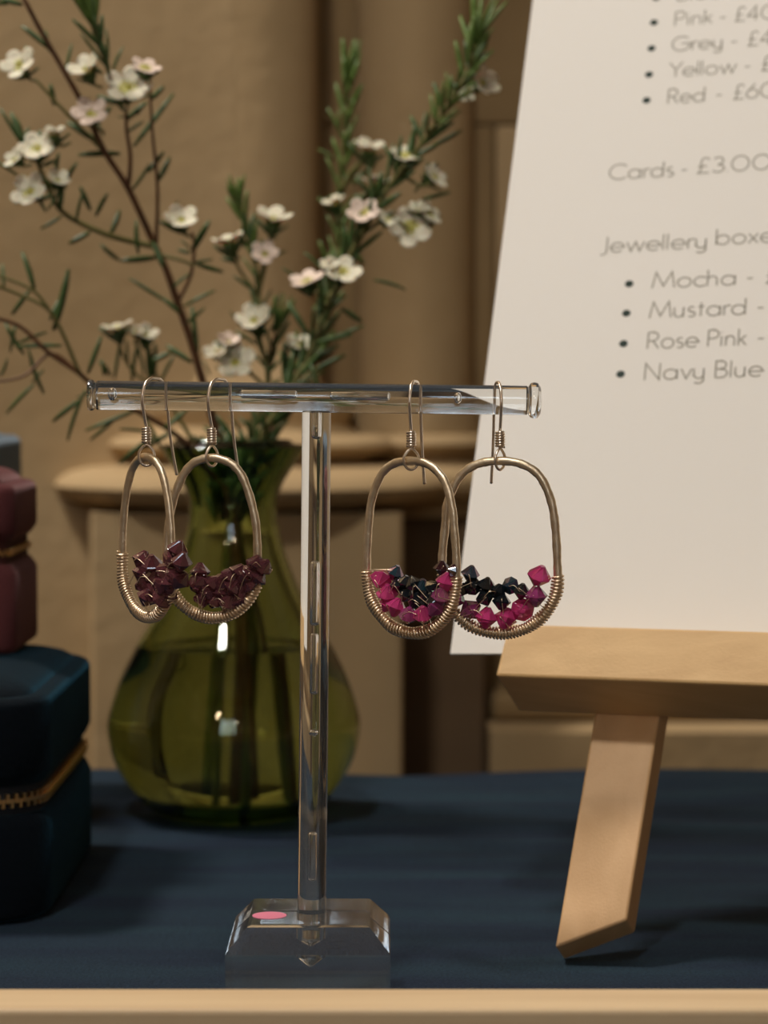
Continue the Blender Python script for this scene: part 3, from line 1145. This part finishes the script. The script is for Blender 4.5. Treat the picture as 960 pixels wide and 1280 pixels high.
explicit(s, [(296, 400, 286, 390), (320, 430, 295, 414), (318, 363, 292, 345), (340, 392, 351, 366), (338, 415, 350, 395), (332, 467, 353, 452), (305, 310, 298, 268), (310, 305, 314, 268), (315, 320, 320, 280), (298, 328, 277, 322), (300, 325, 290, 312), (337, 300, 348, 296), (262, 470, 258, 450), (318, 470, 296, 446), (322, 408, 308, 398)], .824)
for x, y, sz, fc, pk, root in ((286, 303, 21, (-.2, -.2, .95), False, (291, 320)), (331, 318, 18, (.05, -.85, .5), True, (331, 335)), (342, 275, 24, (.1, -.3, .93), False, (339, 295)),
                               (318, 402, 24, (-.1, -.7, .7), False, (321, 415)), (294, 454, 26, (.1, -.85, .45), False, (298, 464)), (272, 440, 18, (-.3, -.5, .7), False, (292, 460)), (286, 428, 15, (.1, -.5, .8), True, (300, 450))):
    stalk(s, P(root[0], root[1], .824), flower(s, x, y, .82, sz, fc, pk))

# 5: the large right hand sprig
s = sprig('bushy waxflower sprig leaning right towards the price list, young green tip')
shoot(s, [(262, 980, .80), (275, 800, .805), (290, 640, .815), (320, 560, .815), (355, 500, .81), (385, 450, .81), (397, 415, .81), (412, 375, .81), (435, 325, .81), (458, 283, .805), (485, 235, .80), (520, 190, .80), (548, 150, .795), (575, 108, .79), (588, 78, .79), (597, 45, .79)], .0014, .0006, .0042, .0122, .62, False, True, True, STEM_GREEN, 620)
for pth in ([(412, 372, .81), (395, 366, .807)], [(405, 390, .81), (420, 360, .805), (425, 350, .803)], [(470, 262, .803), (495, 275, .80), (510, 285, .797)], [(487, 233, .80), (500, 215, .797), (506, 206, .795)],
            [(500, 216, .80), (525, 232, .798), (538, 230, .796)], [(562, 130, .793), (580, 118, .79), (592, 112, .788)], [(440, 318, .81), (452, 295, .806), (456, 282, .803)]):
    pts = catmull([P(*p) for p in pth], 4)
    part('flower_stalk', MB().tube(pts, .0006, 5), STEM_GREEN, s, True, None)
explicit(s, [(467, 350, 508, 355), (527, 250, 562, 238), (540, 183, 578, 165), (527, 172, 513, 145), (552, 133, 543, 103), (495, 217, 483, 180), (518, 240, 550, 205), (580, 93, 610, 63), (590, 80, 588, 35), (592, 80, 612, 40), (586, 90, 582, 50), (385, 418, 359, 377), (370, 345, 352, 337), (400, 335, 385, 312), (390, 465, 430, 442), (408, 425, 455, 407), (452, 402, 430, 387), (395, 428, 440, 418), (388, 455, 405, 500), (455, 285, 440, 262), (470, 250, 478, 215), (575, 120, 592, 125), (570, 125, 598, 112), (565, 130, 570, 95)], .803)
explicit(s, [(592, 70, 600, 20), (596, 60, 612, 25), (590, 70, 585, 28), (597, 55, 592, 20), (560, 130, 558, 95), (545, 155, 535, 118)], .79, True)
for x, y, sz, fc, pk in ((384, 352, 22, (-.2, -.45, .85), True), (428, 341, 24, (.15, -.7, .65), False), (411, 332, 12, (0, -.6, .7), False), (455, 267, 21, (-.1, -.75, .6), True), (514, 286, 27, (.0, -.92, .3), False), (536, 268, 17, (.5, -.5, .5), False), (524, 262, 14, (.1, -.5, .8), False),
                         (508, 195, 20, (.2, -.5, .8), False), (543, 222, 18, (.6, -.5, .45), False), (603, 104, 22, (.6, -.7, .4), False), (581, 118, 13, (.2, -.8, .4), False), (484, 275, 14, (.2, -.6, .6), False)):
    flower(s, x, y, .80, sz, fc, pk)

# 6: the upright sprig behind it
s = sprig('upright waxflower sprig with a soft green tip behind the bushy sprig')
shoot(s, [(336, 980, .84), (320, 800, .84), (300, 640, .835), (330, 570, .835), (370, 500, .84), (400, 430, .845), (415, 370, .845), (422, 320, .845), (425, 260, .85), (430, 200, .85), (433, 140, .85), (436, 95, .85)], .0012, .0005, .0040, .0112, .5, True, True, True, STEM_GREEN, 470)
for pth in ([(427, 240, .85), (440, 215, .846), (455, 200, .843)], [(426, 275, .85), (445, 250, .846), (465, 240, .843)]):
    part('flower_stalk', MB().tube(catmull([P(*p) for p in pth], 4), .0009, 5), STEM_GREEN, s, True, None)
explicit(s, [(418, 200, 402, 183), (420, 263, 397, 247), (425, 170, 418, 140), (436, 150, 446, 125), (440, 230, 466, 205), (448, 245, 470, 250), (432, 110, 426, 72), (438, 105, 450, 75), (455, 330, 430, 300), (410, 340, 404, 300), (418, 345, 412, 312), (440, 300, 452, 330), (430, 310, 444, 285)], .847, True)
for x, y, sz, fc, pk in ((462, 188, 22, (.1, -.3, .9), False), (474, 231, 22, (.1, -.1, 1), False), (418, 255, 16, (-.3, -.3, .85), False)):
    flower(s, x, y, .842, sz, fc, pk)

# 7: a short sprig by the post
s = sprig('short waxflower sprig with one pale flower just left of the post above the bar')
shoot(s, [(345, 980, .83), (330, 800, .83), (296, 640, .83), (330, 560, .83), (352, 510, .83), (365, 470, .83), (372, 445, .83)], .0010, .0005, .005, .010, .6, False, False, True, None, 640)
explicit(s, [(358, 490, 352, 430), (365, 480, 358, 430), (372, 470, 388, 430), (350, 505, 395, 470), (345, 520, 310, 500), (330, 550, 300, 520), (320, 560, 345, 525), (300, 560, 270, 520), (310, 555, 290, 518), (280, 560, 255, 530), (345, 530, 372, 505), (290, 565, 240, 545), (300, 570, 320, 535)], .828)
stalk(s, P(372, 450, .83), flower(s, 375, 432, .826, 19, (.1, -.5, .8)))

# foliage packed inside the mouth of the vase
for sp in [o for o in COL.objects if o.name.startswith('flower_sprig')]:
    for k in range(16):
        a = rng.uniform(0, 2 * pi)
        y0 = rng.uniform(575, 650)
        b = P(291, y0, .82)
        q = rng.uniform(.001, .006)
        b.x += q * math.cos(a)
        b.y += q * math.sin(a)
        needle(sp, b, b + Vector((math.cos(a) * .0045, math.sin(a) * .0045, rng.uniform(.007, .011))), False, 1.3)

SET_BACK = 0.0
# ------------------------------------------------------------------ clear acrylic earring stand
BY = .548
st = thing('earring_stand', (-.0163, BY, TZ), 'clear acrylic T-shaped earring stand with a chunky square foot and pink sticker', 'earring stand')
BX = -.0163
H = .01765
ZO, ZT, IN = .0166, .0214, .0047
pr = .00318
hole_r = .0033
base = MB()
n = 48
sq, sqt, cir = [], [], []
for k in range(n):
    a = 2 * pi * k / n
    c, s_ = math.cos(a), math.sin(a)
    m_ = max(abs(c), abs(s_))
    sq.append((c / m_, s_ / m_))
    cir.append((c, s_))


def br(pts, sc, z):
    return [(BX + x * sc, BY + y * (sc + (.0016 if sc > .01 else 0)), TZ + z) for x, y in pts]


hz = .0128
rr = [br(sq, H - .0007, 0), br(sq, H, .0007), br(sq, H, ZO - .0005), br(sq, H - .0005, ZO + .0002), br(sq, H - IN + .0003, ZT - .0003), br(sq, H - IN - .0005, ZT), br(cir, hole_r, ZT), br(cir, hole_r, hz), br(cir, .0002, hz - .0022)]
rr = [[(x + .00025, y, z) if i > 5 else (x, y, z) for x, y, z in r] for i, r in enumerate(rr)]
base.rings(rr)
o = part('base', base, ACRYLIC, st, True, 20)
lean = Vector((.0012, 0, .112)).normalized()
pb = Vector((BX + .00025, BY, TZ + hz + .0003))
ztop = .1352
pt_ = pb + lean * ((TZ + ztop - pb.z) / lean.z)
L = (pt_ - pb).length
post = MB().lathe([(pr - .0003, 0), (pr, .0003), (pr, L - .0036 + .0006)], 40, True, True, lean).shift(pb)
part('post', post, ACRYLIC, st, True, 30)
bar_dir = Vector((.998, 0, -.0095)).normalized()
b0 = P(120, 494, BY)
b1 = P(660, 500.5, BY)
bar_c = (b0 + b1) / 2
BL = (b1 - b0).length
BR = .00322
bar = MB().lathe([(BR - .0003, 0), (BR, .0003), (BR, BL - .0003), (BR - .0003, BL)], 48, True, True, (b1 - b0).normalized()).shift(b0)
part('crossbar', bar, ACRYLIC, st, True, 30)
bd = (b1 - b0).normalized()
cap_l = MB().lathe([(BR * .8, 0), (BR * 1.02, .0004), (BR * 1.06, .0008), (BR * 1.06, .0012), (BR, .0016)], 40, True, True, -bd).shift(b0 - bd * .0001)
part('end_cap', cap_l, ACRYLIC, st, True, 30)
cap_r = MB().lathe([(BR * .95, 0), (BR * 1.18, .0005), (BR * 1.25, .0012), (BR * 1.2, .0020), (BR * .95, .0026), (BR * .5, .0028)], 40, True, True, bd).shift(b1 + bd * .0001)
part('end_cap', cap_r, ACRYLIC, st, True, 30)
# air bubbles cast into the acrylic (surface turned inward: air inside)


def bubble(c, ax, half, r, n=16):
    prof = [(0, -half)]
    for k in range(1, 6):
        a = pi / 2 * k / 6
        prof.append((r * math.sin(a), -half + r - r * math.cos(a)))
    prof.append((r, -half + r))
    prof.append((r, half - r))
    for k in range(5, 0, -1):
        a = pi / 2 * k / 6
        prof.append((r * math.sin(a), half - r + r * math.cos(a)))
    prof.append((0, half))
    part('air_bubble', MB().lathe(prof, n, True, True, ax).flip().shift(c), ACRYLIC, st, True, None)


def on_post(y):
    z = P(390, y, BY).z
    return pb + lean * ((z - pb.z) / lean.z)


px = .545 / F
for y0, y1, r in ((512, 549, 5.0), (700, 782, 4.6), (790, 868, 4.0), (1038, 1101, 4.5)):
    c = (on_post(y0) + on_post(y1)) / 2
    bubble(c, lean, (y1 - y0) / 2 * px, r * px * .9)
bubble(on_post(915), lean, 4.2 * px, 4.1 * px)
for x0, x1, yy, r in ((300, 372, 494, 3.6), (412, 488, 496, 3.6), (567, 577, 498, 4.9), (135, 147, 493, 5.8)):
    c = P((x0 + x1) / 2, yy, BY)
    bubble(c, bd, max((x1 - x0) / 2, r) * px, r * px)
sticker = MB().lathe([(.0041, 0), (.0041, .0001)], 32)
sticker.v = [(x * .92, y * .92, z) for x, y, z in sticker.v]
part('sticker', sticker.shift((P(337, 1157, BY - .004).x, BY - .0045, TZ + ZT + .00005)), PINK_STICKER, st, False)

# ------------------------------------------------------------------ earrings
bead_mesh = {}


def bicone(mat):
    N = 8
    prof = [(.22, -.92), (.93, -.10), (1.0, .0), (.93, .10), (.22, .92)]
    v = []
    for i, (r, z) in enumerate(prof):
        for k in range(N):
            a = 2 * pi * (k + (.5 if i in (0, 4) else 0)) / N
            v.append((r * math.cos(a), r * math.sin(a), z))
    f = []
    for i in range(4):
        for k in range(N):
            a, b = i * N + k, i * N + (k + 1) % N
            c, d = b + N, a + N
            if i == 0:
                f += [(a, b, c), (a, c, d)] if False else [(a, b, c), (a, c, d)]
            else:
                f += [(a, b, c), (a, c, d)]
    f += [tuple(reversed(range(N))), tuple(4 * N + k for k in range(N))]
    return MB().add(v, f).mesh('crystal_bead', mat, False)


for k_, m_ in CRYSTAL.items():
    bead_mesh[k_] = bicone(m_)


def bar_point(x):
    f = (x - 120) / 540.0
    return b0.lerp(b1, f)


def earring(label, group, hx, hook_yaw, ytop, half, psi, beads, front, wrap_y, seed, tail=1.0):
    r_ = random.Random(seed)
    c = bar_point(hx)
    hk = Vector((math.sin(hook_yaw), math.cos(hook_yaw), 0))          # towards the rear
    z_hoop = P(hx, ytop, BY - .003).z
    hang = c + hk * (-.0031)
    top = Vector((hang.x, hang.y, z_hoop - .0009))
    t = thing('hoop_earring', Vector((top.x, top.y, top.z)), label, 'earring', group)
    wdir = Vector((math.cos(psi), -math.sin(psi), 0))
    nrm = Vector((math.sin(psi), math.cos(psi), 0))

    def hp(h, z):
        return c + hk * h + Vector((0, 0, z))
    dz = top.z - c.z
    # hook wire: coil -> over the bar -> tail behind
    zc1 = dz + .0030      # coil bottom
    zc0 = zc1 + .0034     # coil top
    pts = [hp(-.0031, zc1), hp(-.0031, zc0), hp(-.0034, zc0 + .0012), hp(-.0043, -.0022), hp(-.0044, .0), hp(-.0034, .0026), hp(-.0015, .0038), hp(0, .00400 - .0002), hp(.0018, .0036), hp(.0036, .0018), hp(.0041, -.0008), hp(.0044, -.0035), hp(.0050, -.008 * tail), hp(.0060, -.0125 * tail), hp(.0074, -.0175 * tail)]
    hook = part('ear_hook', MB().tube(catmull(pts, 6), .00034, 8), HOOK_METAL, t, True, None)
    co = []
    turns = 6
    for k in range(int(turns * 12)):
        a = 2 * pi * k / 12
        q = k / (turns * 12)
        co.append(hp(-.0031, zc1 + (zc0 - zc1) * q) + Vector((math.cos(a) * .00086, math.sin(a) * .00086, 0)))
    m = MB().tube(co, .00029, 6)
    m.shift(-origin(t))
    link('coil', m.mesh('coil', HOOK_METAL, True), hook)
    # loop through which the hoop hangs, across the hoop plane
    cross = (nrm * .8 + wdir * .6).normalized() if abs(psi) > .5 else (nrm * .85 + wdir * .5).normalized()
    lp = []
    lc = top + Vector((0, 0, .0004))
    for k in range(25):
        a = -pi / 2 + 2 * pi * k / 24
        w_ = .0017 * math.cos(a)
        zz = math.sin(a) * .0023
        if zz > 0:
            w_ *= 1 - (zz / .0023) ** 2 * .45
        lp.append(lc + cross * w_ + Vector((0, 0, zz)))
    m = MB().tube(lp[:-1], .00032, 6, closed=True)
    m.shift(-origin(t))
    link('hanging_loop', m.mesh('hanging_loop', HOOK_METAL, True), hook)
    # hoop outline (mm below the top, half width in mm), mirrored
    left = [Vector((-w_ / 1000, -v / 1000)) for v, w_ in half]
    right = [Vector((w_ / 1000, -v / 1000)) for v, w_ in half]
    outline = right[1:-1]
    path2 = [Vector((0, -half[0][0] / 1000))] + outline + [Vector((0, -half[-1][0] / 1000))] + list(reversed(left[1:-1]))
    path2 = catmull([(p.x + r_.uniform(-.00012, .00012), p.y, 0) for p in path2], 8, True)
    pts3 = [top + wdir * p.x + Vector((0, 0, p.y)) for p in path2]
    N = len(pts3)
    hm = MB()
    verts = []
    for i in range(N):
        tg = (pts3[(i + 1) % N] - pts3[i - 1]).normalized()
        a = nrm.cross(tg).normalized()
        wob = 1 + .05 * math.sin(i * .9 + seed) + .03 * math.sin(i * 2.3)
        for k in range(12):
            th = 2 * pi * k / 12
            verts.append(pts3[i] + a * math.cos(th) * .00094 * wob + nrm * math.sin(th) * .00082)
    faces = []
    for i in range(N):
        j = (i + 1) % N
        for k in range(12):
            k2 = (k + 1) % 12
            faces.append((i * 12 + k, j * 12 + k, j * 12 + k2, i * 12 + k2))
    hm.add(verts, faces)
    part('hoop', hm, HOOP_METAL, t, True, None)
    # wire wrapped round the lower half
    zw = P(hx, wrap_y, BY - .003).z
    run = [i for i in range(N) if pts3[i].z < zw]
    cum = [0.0]
    for a, b in zip(run, run[1:]):
        cum.append(cum[-1] + (pts3[b] - pts3[a]).length)
    pitch = .00076
    Ltot = cum[-1]
    nn = int(Ltot / pitch * 9)
    he = []
    j = 0
    ph = 0.0
    for q in range(nn):
        sdist = Ltot * q / nn
        while j < len(cum) - 2 and cum[j + 1] < sdist:
            j += 1
        f = (sdist - cum[j]) / max(1e-9, cum[j + 1] - cum[j])
        p = pts3[run[j]].lerp(pts3[run[j + 1]], f)
        tg = (pts3[run[j + 1]] - pts3[run[j]]).normalized()
        a = nrm.cross(tg).normalized()
        ph += 2 * pi / 9 * (1 + .12 * math.sin(q * .013 + seed))
        rr_ = 1 + .07 * math.sin(q * .021 * 3 + seed)
        he.append(p + a * math.cos(ph) * .00122 * rr_ + nrm * math.sin(ph) * .00108 * rr_)
    part('wire_wrap', MB().tube(he, .00027, 5), WIRE, t, True, None)
    # crystals
    cents = []
    for bx, by, kind, dia in beads:
        pp = P_plane(bx, by, top + nrm * (-.0006 + r_.uniform(-.0009, .0009)), nrm)
        q = Quaternion((r_.uniform(-1, 1), r_.uniform(-1, 1), r_.uniform(-1, 1)), r_.uniform(0, 6.28))
        if r_.random() < .65:
            out = Vector((wdir.x * .3 + r_.uniform(-.3, .3), -.25 + r_.uniform(-.3, .3), r_.uniform(.3, 1)))
            q = Vector((0, 0, 1)).rotation_difference(out.normalized()) @ Quaternion((0, 0, 1), r_.uniform(0, 6.28))
        rad = dia * .5 * px * 1.22
        link('crystal_bead', bead_mesh[kind], t, pp - origin(t), q, (rad, rad, rad * .98))
        cents.append(pp)
    # thin binding wires from the beads to the hoop
    wm = MB()
    for k, ce in enumerate(cents):
        if k % 2:
            continue
        i = min(run, key=lambda i: (pts3[i] - ce).length)
        e = pts3[i]
        mid = (ce + e) / 2 - nrm * (.0012 + .0008 * r_.random()) + Vector((r_.uniform(-.0006, .0006), 0, r_.uniform(-.0004, .0006)))
        s0 = ce - nrm * .0021 + Vector((r_.uniform(-.001, .001), 0, r_.uniform(.0, .0012)))
        wm.tube(catmull([s0, mid, e - nrm * .001], 4), .00010, 4)
    for k in range(0, len(cents) - 1, 3):
        a, b = cents[k], cents[k + 1]
        if (a - b).length < .008:
            wm.tube(catmull([a - nrm * .0021, (a + b) / 2 - nrm * .0024 + Vector((0, 0, .0008)), b - nrm * .0019], 4), .00010, 4)
    part('binding_wire', wm, WIRE, t, True, None)
    return t


HALF_R = [(0.0, 0), (.5, 4.2), (2.2, 7.6), (5.0, 9.9), (9.5, 11.6), (15.0, 12.3), (21.5, 12.7), (27.5, 12.6), (31.5, 11.2), (34.8, 8.4), (36.9, 4.8), (37.7, 0)]
HALF_L = [(0.0, 0), (.5, 2.6), (1.7, 4.9), (4.3, 6.9), (9.3, 8.8), (15.0, 9.9), (22.0, 10.4), (27.0, 10.1), (30.8, 8.3), (33.4, 5.4), (34.6, 2.9), (35.1, 0)]
GL = 'pair of hoop earrings with plum crystals'
GR = 'pair of hoop earrings with pink and black crystals'
P1 = [(178, 700), (190, 705), (178, 716), (181, 730), (194, 721), (203, 731), (190, 745), (203, 748), (184, 746), (210, 741), (222, 687), (216, 698), (227, 702), (218, 720), (207, 715), (225, 725), (196, 735), (212, 730)]
earring('left plum-crystal hoop earring seen edgewise, first from the left end of the bar', GL, 194, math.radians(34), 566, HALF_L, math.radians(53),
        [(x, y, 'plum', 23) for x, y in P1], 1, 692, 3)
P2 = [(250, 715), (247, 730), (260, 740), (269, 750), (284, 753), (278, 727), (290, 735), (297, 716), (306, 722), (303, 738), (315, 715), (313, 730), (319, 705), (329, 708), (297, 750), (265, 730), (254, 748), (322, 722), (276, 741), (288, 720)]
earring('plum-crystal hoop earring facing the front, second from the left end', GL, 275, math.radians(32), 567, HALF_L, math.radians(13),
        [(x, y, 'plum', 22) for x, y in P2], 1, 700, 5, 1.05)
P3 = [(476, 724, 'fuchsia', 24), (484, 742, 'fuchsia', 24), (495, 759, 'fuchsia', 23), (511, 769, 'violet', 22), (529, 768, 'fuchsia', 23), (545, 760, 'violet', 22), (552, 745, 'violet', 23), (558, 728, 'fuchsia', 24),
      (494, 716, 'teal', 19), (498, 731, 'dark', 18), (508, 743, 'dark', 18), (517, 730, 'dark', 19), (527, 732, 'teal', 18), (523, 745, 'dark', 18), (533, 745, 'dark', 18), (518, 752, 'dark', 17), (531, 754, 'dark', 17), (541, 735, 'dark', 19), (506, 728, 'dark', 17), (541, 748, 'dark', 16), (566, 713, 'brown', 14), (484, 756, 'fuchsia', 18)]
earring('right-hand pink and black crystal hoop earring turned sideways, third along the bar', GR, 519, math.radians(17), 571, HALF_R, math.radians(41), P3, 1, 716, 8, 1.08)
P4 = [(588, 762, 'violet', 25), (608, 772, 'fuchsia', 25), (632, 773, 'fuchsia', 25), (653, 762, 'fuchsia', 25), (670, 745, 'violet', 25), (674, 720, 'fuchsia', 26), (570, 748, 'violet', 22), (557, 731, 'violet', 22), (552, 710, 'brown', 18),
      (588, 717, 'teal', 20), (591, 733, 'dark', 19), (608, 731, 'dark', 19), (606, 747, 'dark', 20), (622, 739, 'dark', 18), (627, 752, 'dark', 20), (638, 732, 'teal', 19), (652, 739, 'dark', 19), (578, 737, 'dark', 17)]
earring('pink and black crystal hoop earring in front of the price list, last along the bar', GR, 622, math.radians(-8), 571, HALF_R, math.radians(12), P4, 1, 716, 12, 1.06)
